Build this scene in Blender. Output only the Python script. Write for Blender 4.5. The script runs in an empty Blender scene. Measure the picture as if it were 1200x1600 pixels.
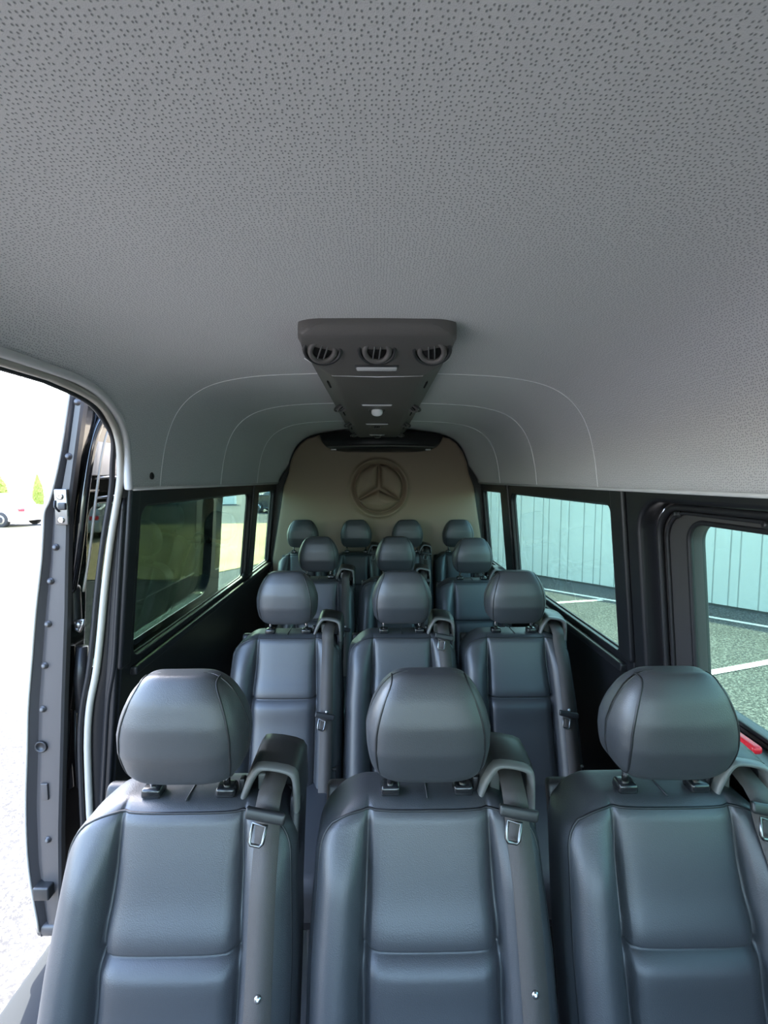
import bpy, bmesh, math, random
from mathutils import Vector, Matrix, noise
random.seed(7)
SC = bpy.context.scene
COL = SC.collection
PI = math.pi
# ------------------------------------------------------------------ camera
CZ = 1.56
cam = bpy.data.objects.new('camera', bpy.data.cameras.new('camera')); COL.objects.link(cam)
cam.location = (0, 0, CZ)
cam.data.sensor_fit = 'HORIZONTAL'; cam.data.sensor_width = 36.0
cam.data.lens = 36.0 * 700 / 1200
cam.data.clip_start = 0.02; cam.data.clip_end = 500
cam.rotation_euler = (math.radians(90 - 4.25), 0, math.radians(-0.82))
SC.camera = cam
# ------------------------------------------------------------------ light
SC.view_settings.view_transform = 'Standard'; SC.view_settings.look = 'None'
SC.view_settings.gamma = 1.0; SC.view_settings.use_curve_mapping = False
SC.view_settings.exposure = 3.8
W = bpy.data.worlds.new('world'); SC.world = W; W.use_nodes = True
wn = W.node_tree; wn.nodes.clear()
wo = wn.nodes.new('ShaderNodeOutputWorld'); wb = wn.nodes.new('ShaderNodeBackground')
sky = wn.nodes.new('ShaderNodeTexSky'); sky.sky_type = 'NISHITA'; sky.sun_disc = False
SUN_EL, SUN_AZ = 48.0, -25.0       # azimuth from +y towards +x
sky.sun_elevation = math.radians(SUN_EL); sky.sun_rotation = math.radians(SUN_AZ)
sky.air_density = 1.0; sky.dust_density = 2.5
wb.inputs['Strength'].default_value = 0.235
wn.links.new(sky.outputs[0], wb.inputs[0]); wn.links.new(wb.outputs[0], wo.inputs[0])
sl = bpy.data.lights.new('sun', 'SUN'); sl.energy = 3.6; sl.angle = math.radians(0.6); sl.color = (1.0, 0.88, 0.70)
so = bpy.data.objects.new('sun', sl); COL.objects.link(so)
sd = Vector((math.cos(math.radians(SUN_EL)) * math.sin(math.radians(SUN_AZ)),
             math.cos(math.radians(SUN_EL)) * math.cos(math.radians(SUN_AZ)), math.sin(math.radians(SUN_EL))))
so.rotation_euler = sd.to_track_quat('Z', 'Y').to_euler(); so.location = (-4, 6, 9)
try:
    SC.cycles.use_denoising = True
    SC.cycles.max_bounces = 12; SC.cycles.diffuse_bounces = 8; SC.cycles.transparent_max_bounces = 16
    SC.cycles.sample_clamp_indirect = 8
except Exception: pass

# ------------------------------------------------------------------ materials
def mat(name, col, rough=0.5, metal=0.0, spec=0.5, bump=0.0, bscale=400, coat=0.0, coat_rough=0.1, var=0.0, vscale=3.0, tex='noise', sheen=0.0):
    m = bpy.data.materials.new(name); m.use_nodes = True
    nt = m.node_tree; N = nt.nodes; L = nt.links; b = N['Principled BSDF']
    b.inputs['Base Color'].default_value = (*col, 1); b.inputs['Roughness'].default_value = rough
    b.inputs['Metallic'].default_value = metal; b.inputs['Specular IOR Level'].default_value = spec
    b.inputs['Coat Weight'].default_value = coat; b.inputs['Coat Roughness'].default_value = coat_rough
    b.inputs['Sheen Weight'].default_value = sheen
    tc = N.new('ShaderNodeTexCoord')
    if var > 0:
        nz = N.new('ShaderNodeTexNoise'); nz.inputs['Scale'].default_value = vscale; nz.inputs['Detail'].default_value = 6
        L.new(tc.outputs['Object'], nz.inputs['Vector'])
        mx = N.new('ShaderNodeMix'); mx.data_type = 'RGBA'
        mx.inputs[6].default_value = (*[c * (1 - var) for c in col], 1); mx.inputs[7].default_value = (*[min(1, c * (1 + var)) for c in col], 1)
        L.new(nz.outputs['Fac'], mx.inputs[0]); L.new(mx.outputs[2], b.inputs['Base Color'])
    if bump > 0:
        if tex == 'noise':
            t = N.new('ShaderNodeTexNoise'); t.inputs['Scale'].default_value = bscale; t.inputs['Detail'].default_value = 3
            out = t.outputs['Fac']
        else:
            t = N.new('ShaderNodeTexVoronoi'); t.inputs['Scale'].default_value = bscale; out = t.outputs['Distance']
        L.new(tc.outputs['Object'], t.inputs['Vector'])
        bp = N.new('ShaderNodeBump'); bp.inputs['Strength'].default_value = bump; bp.inputs['Distance'].default_value = 0.002
        L.new(out, bp.inputs['Height']); L.new(bp.outputs[0], b.inputs['Normal'])
    return m

def headliner_mat():
    m = mat('headliner_fabric', (0.155, 0.158, 0.165), rough=0.85, spec=0.25, sheen=0.15)
    nt = m.node_tree; N = nt.nodes; L = nt.links; b = N['Principled BSDF']
    tc = [n for n in N if n.type == 'TEX_COORD'][0]
    v = N.new('ShaderNodeTexVoronoi'); v.voronoi_dimensions = '2D'; v.inputs['Scale'].default_value = 175; v.inputs['Randomness'].default_value = 0.6
    L.new(tc.outputs['UV'], v.inputs['Vector'])
    r = N.new('ShaderNodeMapRange'); r.inputs['From Min'].default_value = 0.05; r.inputs['From Max'].default_value = 0.27
    L.new(v.outputs['Distance'], r.inputs['Value'])
    nz = N.new('ShaderNodeTexNoise'); nz.inputs['Scale'].default_value = 900; L.new(tc.outputs['Object'], nz.inputs['Vector'])
    mx = N.new('ShaderNodeMix'); mx.data_type = 'RGBA'
    mx.inputs[6].default_value = (0.23, 0.235, 0.24, 1); mx.inputs[7].default_value = (0.56, 0.555, 0.55, 1)
    L.new(r.outputs[0], mx.inputs[0]); L.new(mx.outputs[2], b.inputs['Base Color'])
    ad = N.new('ShaderNodeMath'); ad.operation = 'MULTIPLY_ADD'; ad.inputs[1].default_value = 0.35
    L.new(nz.outputs['Fac'], ad.inputs[0]); L.new(r.outputs[0], ad.inputs[2])
    bp = N.new('ShaderNodeBump'); bp.inputs['Strength'].default_value = 0.6; bp.inputs['Distance'].default_value = 0.0015
    L.new(ad.outputs[0], bp.inputs['Height']); L.new(bp.outputs[0], b.inputs['Normal'])
    return m

def glass_mat(name, tint, refl=0.06):
    m = bpy.data.materials.new(name); m.use_nodes = True; nt = m.node_tree; N = nt.nodes; L = nt.links
    N.clear(); o = N.new('ShaderNodeOutputMaterial'); t = N.new('ShaderNodeBsdfTransparent'); t.inputs[0].default_value = (*tint, 1)
    g = N.new('ShaderNodeBsdfGlossy'); g.inputs['Roughness'].default_value = 0.02; g.inputs[0].default_value = (1, 1, 1, 1)
    lw0 = N.new('ShaderNodeLayerWeight'); lw0.inputs['Blend'].default_value = 0.5
    pw = N.new('ShaderNodeMath'); pw.operation = 'POWER'; pw.inputs[1].default_value = 5; L.new(lw0.outputs['Facing'], pw.inputs[0])
    lw = N.new('ShaderNodeMath'); lw.operation = 'MULTIPLY_ADD'; lw.inputs[1].default_value = 0.85; lw.inputs[2].default_value = 0.02; L.new(pw.outputs[0], lw.inputs[0])
    mx = N.new('ShaderNodeMixShader'); L.new(lw.outputs[0], mx.inputs[0]); L.new(t.outputs[0], mx.inputs[1]); L.new(g.outputs[0], mx.inputs[2])
    L.new(mx.outputs[0], o.inputs[0]); return m

def ground_mat(name, c1, c2, c3, s1, s2, rough=0.9, bump=0.5):
    m = mat(name, c1, rough=rough, spec=0.05); nt = m.node_tree; N = nt.nodes; L = nt.links; b = N['Principled BSDF']
    tc = [n for n in N if n.type == 'TEX_COORD'][0]
    n1 = N.new('ShaderNodeTexNoise'); n1.inputs['Scale'].default_value = s1; n1.inputs['Detail'].default_value = 8; n1.inputs['Roughness'].default_value = 0.65
    n2 = N.new('ShaderNodeTexNoise'); n2.inputs['Scale'].default_value = s2; n2.inputs['Detail'].default_value = 4; n2.inputs['Roughness'].default_value = 0.8
    L.new(tc.outputs['Object'], n1.inputs['Vector']); L.new(tc.outputs['Object'], n2.inputs['Vector'])
    a = N.new('ShaderNodeMix'); a.data_type = 'RGBA'; a.inputs[6].default_value = (*c1, 1); a.inputs[7].default_value = (*c2, 1)
    r1 = N.new('ShaderNodeMapRange'); r1.inputs['From Min'].default_value = 0.35; r1.inputs['From Max'].default_value = 0.65
    L.new(n1.outputs['Fac'], r1.inputs['Value']); L.new(r1.outputs[0], a.inputs[0])
    c = N.new('ShaderNodeMix'); c.data_type = 'RGBA'; c.inputs[7].default_value = (*c3, 1); L.new(a.outputs[2], c.inputs[6])
    r2 = N.new('ShaderNodeMapRange'); r2.inputs['From Min'].default_value = 0.46; r2.inputs['From Max'].default_value = 0.72
    L.new(n2.outputs['Fac'], r2.inputs['Value']); L.new(r2.outputs[0], c.inputs[0]); L.new(c.outputs[2], b.inputs['Base Color'])
    bp = N.new('ShaderNodeBump'); bp.inputs['Strength'].default_value = bump; bp.inputs['Distance'].default_value = 0.01
    L.new(n2.outputs['Fac'], bp.inputs['Height']); L.new(bp.outputs[0], b.inputs['Normal'])
    return m

M = dict(
    headliner=headliner_mat(),
    thread=mat('headliner_thread', (0.85, 0.85, 0.85), 0.7),
    edge=mat('headliner_edge_fabric', (0.55, 0.545, 0.54), 0.8, bump=0.3, bscale=900),
    leather=mat('black_leather', (0.038, 0.041, 0.046), 0.44, spec=0.8, bump=0.13, bscale=560, tex='voronoi'),
    pipe=mat('leather_piping', (0.012, 0.013, 0.015), 0.45, spec=0.5),
    gloss=mat('gloss_black_plastic', (0.012, 0.013, 0.015), 0.22, spec=0.6),
    dsteel=mat('dark_steel', (0.22, 0.22, 0.22), 0.3, metal=1.0),
    plastic=mat('black_plastic', (0.014, 0.014, 0.016), 0.45, bump=0.15, bscale=700),
    trimp=mat('wall_trim_plastic', (0.011, 0.011, 0.013), 0.4, spec=0.5, bump=0.1, bscale=600),
    hood=mat('belt_hood_plastic', (0.018, 0.019, 0.020), 0.38, bump=0.1, bscale=800),
    frame=mat('belt_frame_plastic', (0.13, 0.13, 0.125), 0.35, bump=0.1, bscale=800),
    belt=mat('belt_webbing', (0.062, 0.055, 0.050), 0.6, spec=0.4, bump=0.3, bscale=900),
    chrome=mat('chrome_steel', (0.75, 0.73, 0.70), 0.16, metal=1.0),
    steel=mat('brushed_steel', (0.55, 0.55, 0.55), 0.3, metal=1.0),
    console=mat('console_plastic', (0.115, 0.107, 0.10), 0.45, bump=0.25, bscale=500),
    vent=mat('vent_plastic', (0.035, 0.035, 0.035), 0.35),
    void=mat('vent_void', (0.002, 0.002, 0.002), 0.9),
    lens=mat('lamp_lens', (0.62, 0.62, 0.62), 0.2, spec=0.6, bump=0.8, bscale=250),
    rear=mat('rear_panel_cloth', (0.25, 0.185, 0.13), 0.6, spec=0.4, bump=0.35, bscale=500),
    paint=mat('black_paint', (0.006, 0.006, 0.007), 0.12, coat=1.0, coat_rough=0.03),
    inner=mat('door_inner_paint', (0.050, 0.046, 0.046), 0.42, spec=0.6),
    lit_rubber=mat('lit_seal_rubber', (0.42, 0.39, 0.34), 0.38, spec=0.6),  # pale base colour carries the bright outdoor reflection painted onto the seals
    floor=mat('floor_rubber', (0.03, 0.03, 0.032), 0.7, var=0.3, vscale=20),
    step=mat('step_plastic', (0.014, 0.018, 0.023), 0.85, spec=0.1),
    glass=glass_mat('privacy_glass', (0.475, 0.60, 0.53)),
    gdoor=glass_mat('door_glass', (0.16, 0.185, 0.17)),
    gclear=glass_mat('clear_glass', (0.93, 0.96, 0.95)),
    red=mat('red_plastic', (0.75, 0.02, 0.035), 0.35),
    redlab=mat('red_label', (0.35, 0.06, 0.06), 0.4),
    white=mat('white_print', (0.85, 0.85, 0.85), 0.5),
    carw=mat('white_car_paint', (0.78, 0.78, 0.78), 0.25, coat=1.0),
    carg=mat('silver_car_paint', (0.42, 0.44, 0.45), 0.3, coat=1.0),
    card=mat('dark_car_paint', (0.03, 0.035, 0.04), 0.2, coat=1.0),
    carglass=mat('car_glass', (0.16, 0.18, 0.19), 0.08, spec=0.8),  # grey base lightened to stand in for reflected sky
    tyre=mat('tyre_rubber', (0.02, 0.02, 0.02), 0.8),
    rim=mat('alloy_rim', (0.5, 0.5, 0.5), 0.3, metal=0.9),
    asphalt=ground_mat('asphalt', (0.026, 0.028, 0.032), (0.045, 0.048, 0.053), (0.21, 0.212, 0.215), 0.5, 42),
    grass=ground_mat('dry_grass', (0.27, 0.22, 0.12), (0.36, 0.29, 0.18), (0.17, 0.15, 0.08), 0.8, 20),
    line=mat('road_paint', (0.50, 0.50, 0.49), 0.7, var=0.15, vscale=12, bump=0.3, bscale=60),
    siding=mat('metal_siding', (0.50, 0.49, 0.46), 0.55, spec=0.4, var=0.06, vscale=1.5),
    sidebase=mat('siding_base', (0.06, 0.06, 0.06), 0.8),
    stucco=mat('pale_stucco', (0.75, 0.72, 0.66), 0.9, var=0.08, vscale=2),
    leaf=mat('conifer_leaf', (0.22, 0.24, 0.03), 0.7, var=0.5, vscale=14),
    bark=mat('bark', (0.10, 0.08, 0.06), 0.9),
)

# ------------------------------------------------------------------ helpers
def link(name, me, m, parent=None, kind=None, smooth=True):
    o = bpy.data.objects.new(name, me); COL.objects.link(o)
    if m is not None and len(me.materials) == 0: me.materials.append(m)
    if smooth:
        for p in me.polygons: p.use_smooth = True
    if parent is not None: o.parent = parent
    if kind: o['kind'] = kind
    return o
def mesh(name, V, F, m, parent=None, kind=None, smooth=True):
    me = bpy.data.meshes.new(name); me.from_pydata([tuple(v) for v in V], [], F); me.update()
    bm = bmesh.new(); bm.from_mesh(me); bmesh.ops.recalc_face_normals(bm, faces=bm.faces); bm.to_mesh(me); bm.free()
    return link(name, me, m, parent, kind, smooth)
def tag(o, label, cat, group=None):
    o['label'] = label; o['category'] = cat
    if group: o['group'] = group
    return o
def empty(name, loc=(0, 0, 0), rz=0):
    o = bpy.data.objects.new(name, None); COL.objects.link(o); o.location = loc; o.rotation_euler = (0, 0, rz)
    o.empty_display_size = 0.05; return o
def edge_split(o, ang=35):
    md = o.modifiers.new('split', 'EDGE_SPLIT'); md.split_angle = math.radians(ang); return o
class MB:
    def __init__(s): s.V = []; s.F = []
    def add(s, V, F):
        n = len(s.V); s.V += [tuple(v) for v in V]; s.F += [tuple(i + n for i in f) for f in F]; return s
    def rbox(s, c, h, r=0.004, n=3, mtx=None, fn=None):
        # rounded box, centre c, half sizes h
        r = min(r, min(h) * 0.999)
        axes = []
        for k in range(3):
            a = [-h[k] + r * (1 - math.cos(PI / 2 * i / n)) for i in range(n)] + [-h[k] + r, h[k] - r] + [h[k] - r * (1 - math.cos(PI / 2 * i / n)) for i in range(n - 1, -1, -1)]
            axes.append(sorted(set(round(x, 6) for x in a)))
        V, F = boxgrid(axes)
        out = []
        for p in V:
            p = roundp(p, h, r)
            if fn: p = fn(p)
            if mtx is not None: p = mtx @ Vector(p)
            out.append((p[0] + c[0], p[1] + c[1], p[2] + c[2]))
        return s.add(out, F)
    def tube(s, P, r, n=8, closed=False, cap=True):
        P = [Vector(p) for p in P]; k = len(P); rings = []; up = None
        rr = r if isinstance(r, (list, tuple)) else [r] * k
        for i in range(k):
            if closed: t = P[(i + 1) % k] - P[i - 1]
            else: t = P[min(i + 1, k - 1)] - P[max(i - 1, 0)]
            t.normalize()
            if up is None: up = Vector((0, 0, 1)) if abs(t.z) < 0.9 else Vector((1, 0, 0))
            a = up - t * up.dot(t)
            if a.length < 1e-4: a = t.orthogonal()
            a.normalize(); b = t.cross(a); up = a
            rings.append([P[i] + rr[i] * (a * math.cos(2 * PI * j / n) + b * math.sin(2 * PI * j / n)) for j in range(n)])
        V = [v for q in rings for v in q]; F = []
        for i in range(k if closed else k - 1):
            i2 = (i + 1) % k
            for j in range(n): F.append((i * n + j, i * n + (j + 1) % n, i2 * n + (j + 1) % n, i2 * n + j))
        if cap and not closed: F.append(tuple(range(n))); F.append(tuple((k - 1) * n + j for j in range(n)))
        return s.add(V, F)
    def ribbon(s, P, w, th=0.0015, side=(1, 0, 0)):
        P = [Vector(p) for p in P]; k = len(P); V = []; F = []
        for i in range(k):
            t = (P[min(i + 1, k - 1)] - P[max(i - 1, 0)]).normalized()
            sd_ = Vector(side); sd_ = (sd_ - t * sd_.dot(t)).normalized(); nn = t.cross(sd_)
            ww = w[i] if isinstance(w, list) else w
            for (a, b) in ((-1, -1), (1, -1), (1, 1), (-1, 1)): V.append(P[i] + sd_ * a * ww / 2 + nn * b * th / 2)
        for i in range(k - 1):
            for j in range(4): F.append((i * 4 + j, i * 4 + (j + 1) % 4, i * 4 + 4 + (j + 1) % 4, i * 4 + 4 + j))
        F.append((0, 1, 2, 3)); F.append(tuple((k - 1) * 4 + j for j in range(4)))
        return s.add(V, F)
    def lathe(s, prof, c, axis, n=24):
        # prof: list of (r, h) along axis
        q = Vector(axis).normalized().to_track_quat('Z', 'Y').to_matrix()
        V = []; F = []; k = len(prof)
        for (r, h) in prof:
            for j in range(n): V.append(Vector(c) + q @ Vector((r * math.cos(2 * PI * j / n), r * math.sin(2 * PI * j / n), h)))
        for i in range(k - 1):
            for j in range(n): F.append((i * n + j, i * n + (j + 1) % n, (i + 1) * n + (j + 1) % n, (i + 1) * n + j))
        F.append(tuple(range(n))); F.append(tuple((k - 1) * n + j for j in range(n)))
        return s.add(V, F)
    def build(s, name, m, parent=None, kind=None, smooth=True): return mesh(name, s.V, s.F, m, parent, kind, smooth)
def boxgrid(axes):
    X, Y, Z = axes; V = []; idx = {}; F = []
    def vid(i, j, k):
        if (i, j, k) not in idx: idx[(i, j, k)] = len(V); V.append((X[i], Y[j], Z[k]))
        return idx[(i, j, k)]
    nx, ny, nz = len(X) - 1, len(Y) - 1, len(Z) - 1
    for i in range(nx):
        for j in range(ny):
            F.append((vid(i, j, 0), vid(i, j + 1, 0), vid(i + 1, j + 1, 0), vid(i + 1, j, 0)))
            F.append((vid(i, j, nz), vid(i + 1, j, nz), vid(i + 1, j + 1, nz), vid(i, j + 1, nz)))
    for i in range(nx):
        for k in range(nz):
            F.append((vid(i, 0, k), vid(i + 1, 0, k), vid(i + 1, 0, k + 1), vid(i, 0, k + 1)))
            F.append((vid(i, ny, k), vid(i, ny, k + 1), vid(i + 1, ny, k + 1), vid(i + 1, ny, k)))
    for j in range(ny):
        for k in range(nz):
            F.append((vid(0, j, k), vid(0, j, k + 1), vid(0, j + 1, k + 1), vid(0, j + 1, k)))
            F.append((vid(nx, j, k), vid(nx, j + 1, k), vid(nx, j + 1, k + 1), vid(nx, j, k + 1)))
    return V, F
def roundp(p, h, r):
    q = [max(-(h[i] - r), min(h[i] - r, p[i])) for i in range(3)]
    d = [p[i] - q[i] for i in range(3)]; l = math.sqrt(sum(x * x for x in d))
    if l < 1e-9: return tuple(p)
    return tuple(q[i] + d[i] / l * r for i in range(3))
def lerp_tab(tab, x):
    if x <= tab[0][0]: return tab[0][1]
    for (a, va), (b, vb) in zip(tab, tab[1:]):
        if x <= b: return va + (vb - va) * (x - a) / (b - a)
    return tab[-1][1]
def smooth_path(P, n=8):
    P = [Vector(p) for p in P]; out = []
    for i in range(len(P) - 1):
        p0 = P[max(i - 1, 0)]; p1 = P[i]; p2 = P[i + 1]; p3 = P[min(i + 2, len(P) - 1)]
        for k in range(n):
            t = k / n
            out.append(0.5 * ((2 * p1) + (p2 - p0) * t + (2 * p0 - 5 * p1 + 4 * p2 - p3) * t * t + (3 * p1 - p0 - 3 * p2 + p3) * t ** 3))
    out.append(P[-1]); return out
def rrect(a0, b0, a1, b1, r, n=6, dens=0.0):
    rs = r if isinstance(r, (list, tuple)) else [r] * 4       # bl, br, tr, tl
    out = []
    cs = [((a0 + rs[0], b0 + rs[0]), rs[0], PI), ((a1 - rs[1], b0 + rs[1]), rs[1], 1.5 * PI), ((a1 - rs[2], b1 - rs[2]), rs[2], 0), ((a0 + rs[3], b1 - rs[3]), rs[3], 0.5 * PI)]
    for (c, rr, st) in cs:
        for i in range(n + 1): out.append((c[0] + rr * math.cos(st + PI / 2 * i / n), c[1] + rr * math.sin(st + PI / 2 * i / n)))
    return densify(out, dens) if dens else out
def densify(pts, d):
    out = []
    for i in range(len(pts)):
        a = pts[i]; b = pts[(i + 1) % len(pts)]; l = math.dist(a, b); k = max(1, int(l / d))
        for j in range(k): out.append((a[0] + (b[0] - a[0]) * j / k, a[1] + (b[1] - a[1]) * j / k))
    return out
def plate(name, outline, holes, thick, fmap, m, parent=None, kind=None, bevel=0.0, smooth=False):
    """flat plate in (u,v) with holes; fmap(u,v,w) -> xyz, w in +-thick/2"""
    cu = bpy.data.curves.new(name, 'CURVE'); cu.dimensions = '2D'; cu.fill_mode = 'BOTH'; cu.extrude = thick / 2 - bevel
    cu.bevel_depth = bevel; cu.bevel_resolution = 2
    if bevel: cu.offset = -bevel
    for pts in [outline] + holes:
        sp = cu.splines.new('POLY'); sp.points.add(len(pts) - 1); sp.use_cyclic_u = True
        for i, p in enumerate(pts): sp.points[i].co = (p[0], p[1], 0, 1)
    tmp = bpy.data.objects.new('tmp', cu); COL.objects.link(tmp)
    dg = bpy.context.evaluated_depsgraph_get(); me = bpy.data.meshes.new_from_object(tmp.evaluated_get(dg))
    bpy.data.objects.remove(tmp); bpy.data.curves.remove(cu); me.name = name
    for v in me.vertices: v.co = fmap(v.co.x, v.co.y, v.co.z)
    bm = bmesh.new(); bm.from_mesh(me); bmesh.ops.remove_doubles(bm, verts=bm.verts, dist=1e-5); bmesh.ops.recalc_face_normals(bm, faces=bm.faces); bm.to_mesh(me); bm.free()
    me.materials.clear()
    return link(name, me, m, parent, kind, smooth)
def copy_tree(o, parent=None):
    c = o.copy(); COL.objects.link(c)
    if parent is not None: c.parent = parent
    for ch in list(o.children): copy_tree(ch, c)
    return c

# ------------------------------------------------------------------ setting: van body
XC = 0.01
def wx(z): return 0.805 + 0.10 * (1.53 - z)
def wallmap(sgn, off=0.0):
    return lambda u, v, w: (XC + sgn * (wx(v) + off + w), u, v)
TH = 0.07
def body_wall(name, sgn, y0, y1, holes, z0=-0.02, z1=1.60, th=0.036):
    return plate(name, densify([(y0, z0), (y1, z0), (y1, z1), (y0, z1)], 0.25), holes, th, wallmap(sgn, th / 2), M['trimp'], kind='structure', bevel=0.006)
WZ0, WZ1 = 0.935, 1.468
winsL = [rrect(1.535, WZ0, 2.86, WZ1, 0.05), rrect(3.03, 0.92, 3.49, WZ1, 0.03)]
winsR = [rrect(1.575, WZ0, 2.765, WZ1, [0.02, 0.04, 0.05, 0.03]), rrect(2.975, 0.92, 3.49, WZ1, 0.03)]
body_wall('wall_left_rear', -1, 1.435, 3.56, winsL)
body_wall('wall_left_front', -1, -1.75, 0.05, [rrect(-1.35, 0.95, -0.15, 1.5, 0.08)])
body_wall('wall_right_rear', 1, 1.475, 3.56, winsR)
# right side: opening of the closed sliding door, its rounded pillar edge
OP = rrect(-0.2, 0.02, 1.40, 1.49, 0.10, n=8)
plate('wall_right_front', densify([(-0.35, -0.02), (1.475, -0.02), (1.475, 1.60), (-0.35, 1.60)], 0.25), [OP], TH, wallmap(1, TH / 2), M['trimp'], kind='structure', bevel=0.014, smooth=False)
body_wall('wall_right_cabin', 1, -1.75, -0.35, [rrect(-1.5, 0.95, -0.5, 1.5, 0.08)])
# sill ledges, pillar covers and window gaskets
def ledge(name, sgn, y0, y1, z, w=0.018, h=0.03):
    b = MB(); P = [(XC + sgn * (wx(z) - w / 2), y, z) for y in (y0, y1)]
    b.rbox((XC + sgn * (wx(z) - w * 0.3), (y0 + y1) / 2, z), (w, (y1 - y0) / 2, h / 2), 0.006)
    return b.build(name, M['trimp'], kind='structure')
ledge('trim_1', -1, 1.52, 3.49, 0.895); ledge('trim_2', 1, 1.52, 3.49, 0.895)
for i, (sgn, pts) in enumerate([(-1, winsL[0]), (-1, winsL[1]), (1, winsR[0]), (1, winsR[1])]):
    u0 = min(p[0] for p in pts); u1 = max(p[0] for p in pts); v0 = min(p[1] for p in pts); v1 = max(p[1] for p in pts)
    g = plate('window_%d' % (i + 1), rrect(u0 - .01, v0 - .01, u1 + .01, v1 + .01, 0.03), [], 0.004, wallmap(sgn, 0.030), M['glass'], kind='structure')
    fr = MB(); fr.tube([(XC + sgn * (wx(p[1]) + 0.024), p[0], p[1]) for p in pts], 0.006, 6, closed=True)
    fr.build('window_gasket', M['plastic'], g)
for nm, sgn, p in (('window_6', -1, (-1.35, 0.95, -0.15, 1.5)), ('window_7', 1, (-1.5, 0.95, -0.5, 1.5))):
    plate(nm, rrect(p[0] - .01, p[1] - .01, p[2] + .01, p[3] + .01, 0.08), [], 0.004, wallmap(sgn, 0.05), M['gclear'], kind='structure')
# pillars between windows, slightly proud covers
for nm, sgn, y0, y1 in (('trim_3', -1, 2.885, 3.005), ('trim_4', 1, 2.795, 2.955), ('trim_5', 1, 1.47, 1.55), ('trim_6', -1, 1.44, 1.50)):
    plate(nm, rrect(y0, 0.93, y1, 1.54, 0.015), [], 0.02, wallmap(sgn, -0.002), M['trimp'], kind='structure', bevel=0.008, smooth=False)
# floor, roof shell, rear
b = MB(); b.rbox((XC, 0.9, -0.03), (0.93, 2.66, 0.03), 0.005); b.build('floor', M['floor'], kind='structure')
zl_ = [-0.05, 0.5, 0.9, 1.5, 1.6]
plate('wall_back', [(XC + wx(z) + 0.034, z) for z in zl_] + [(XC + 0.83, 1.8), (XC + 0.6, 1.97), (XC - 0.6, 1.97), (XC - 0.83, 1.8)] + [(XC - wx(z) - 0.034, z) for z in zl_[::-1]], [], 0.05, lambda u, v, w: (u, 3.575 + w, v), M['trimp'], kind='structure')
# windscreen bulkhead behind the photographer, open windscreen
plate('wall_front', [(-0.95, -0.05), (0.97, -0.05), (0.85, 2.0), (-0.83, 2.0)], [rrect(-0.74, 0.95, 0.76, 1.72, 0.12)], 0.06, lambda u, v, w: (u, -1.80 + w, v), M['trimp'], kind='structure')
plate('window_8', rrect(-0.76, 0.93, 0.78, 1.74, 0.12), [], 0.005, lambda u, v, w: (u, -1.80 + w, v), M['gclear'], kind='structure')

# headliner --------------------------------------------------------
SEC = smooth_path([(0, 0, 1.932), (0.25, 0, 1.929), (0.45, 0, 1.918), (0.58, 0, 1.893), (0.66, 0, 1.853), (0.715, 0, 1.795), (0.75, 0, 1.72), (0.772, 0, 1.63), (0.787, 0, 1.525)], 8)
cum = [0]
for a, c in zip(SEC, SEC[1:]): cum.append(cum[-1] + (c - a).length)
def sec_at(s):
    for i in range(len(cum) - 1):
        if s <= cum[i + 1] + 1e-9:
            t = (s - cum[i]) / (cum[i + 1] - cum[i]); p = SEC[i].lerp(SEC[i + 1], t); return p.x, p.z
    return SEC[-1].x, SEC[-1].z
def s_of_z(z):
    for i in range(len(SEC) - 1):
        if SEC[i + 1].z <= z <= SEC[i].z and SEC[i].z > SEC[i + 1].z:
            return cum[i] + (cum[i + 1] - cum[i]) * (SEC[i].z - z) / (SEC[i].z - SEC[i + 1].z)
    return cum[-1]
SF = cum[-1]
def zend_left(y):
    return lerp_tab([(-0.10, 1.525), (-0.08, 1.68), (0.0, 1.77), (0.10, 1.797), (0.86, 1.80), (1.0, 1.80), (1.05, 1.799), (1.115, 1.795), (1.187, 1.783), (1.262, 1.758), (1.324, 1.726), (1.37, 1.681), (1.402, 1.615), (1.42, 1.55), (1.4255, 1.5249)], y)
ys = [-1.78 + 0.12 * i for i in range(14)] + [-0.10, -0.08, -0.04, 0.0, 0.05, 0.10] + [0.2 + 0.1 * i for i in range(10)] + [1.05, 1.08, 1.115, 1.15, 1.187, 1.225, 1.262, 1.29, 1.324, 1.35, 1.37, 1.388, 1.402, 1.411, 1.42, 1.4255] + [1.5 + 0.1 * i for i in range(21)] + [3.56]
ys = sorted(set(round(y, 4) for y in ys)); NS = 30
V = []; F = []
def taper(x, y, z):
    t = min(1, max(0, (y - 2.95) / 0.5)); t = t * t * (3 - 2 * t); k = min(1, max(0, (z - 1.53) / 0.17)); k = k * k * (3 - 2 * k)
    return x * (1 - 0.085 * t * k)
def rowpts(y):
    sl_ = s_of_z(zend_left(y)); out = []
    for i in range(NS, -1, -1):
        x, z = sec_at(sl_ * i / NS); out.append((XC - taper(x, y, z), y, z))
    for i in range(1, NS + 1):
        x, z = sec_at(SF * i / NS); out.append((XC + taper(x, y, z), y, z))
    return out
def rows_s(y):
    sl_ = s_of_z(zend_left(y)); return [-sl_ * i / NS for i in range(NS, 0, -1)] + [SF * i / NS for i in range(0, NS + 1)]
for y in ys: V += rowpts(y)
K = 2 * NS + 1
for j in range(len(ys) - 1):
    for i in range(K - 1): F.append((j * K + i, j * K + i + 1, (j + 1) * K + i + 1, (j + 1) * K + i))
ceil = mesh('ceiling', V, F, M['headliner'], kind='structure')
UVS = [(s_, y) for y in ys for s_ in rows_s(y)]
uvl = ceil.data.uv_layers.new(name='cloth')
for lp in ceil.data.loops: uvl.data[lp.index].uv = UVS[lp.vertex_index]
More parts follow.
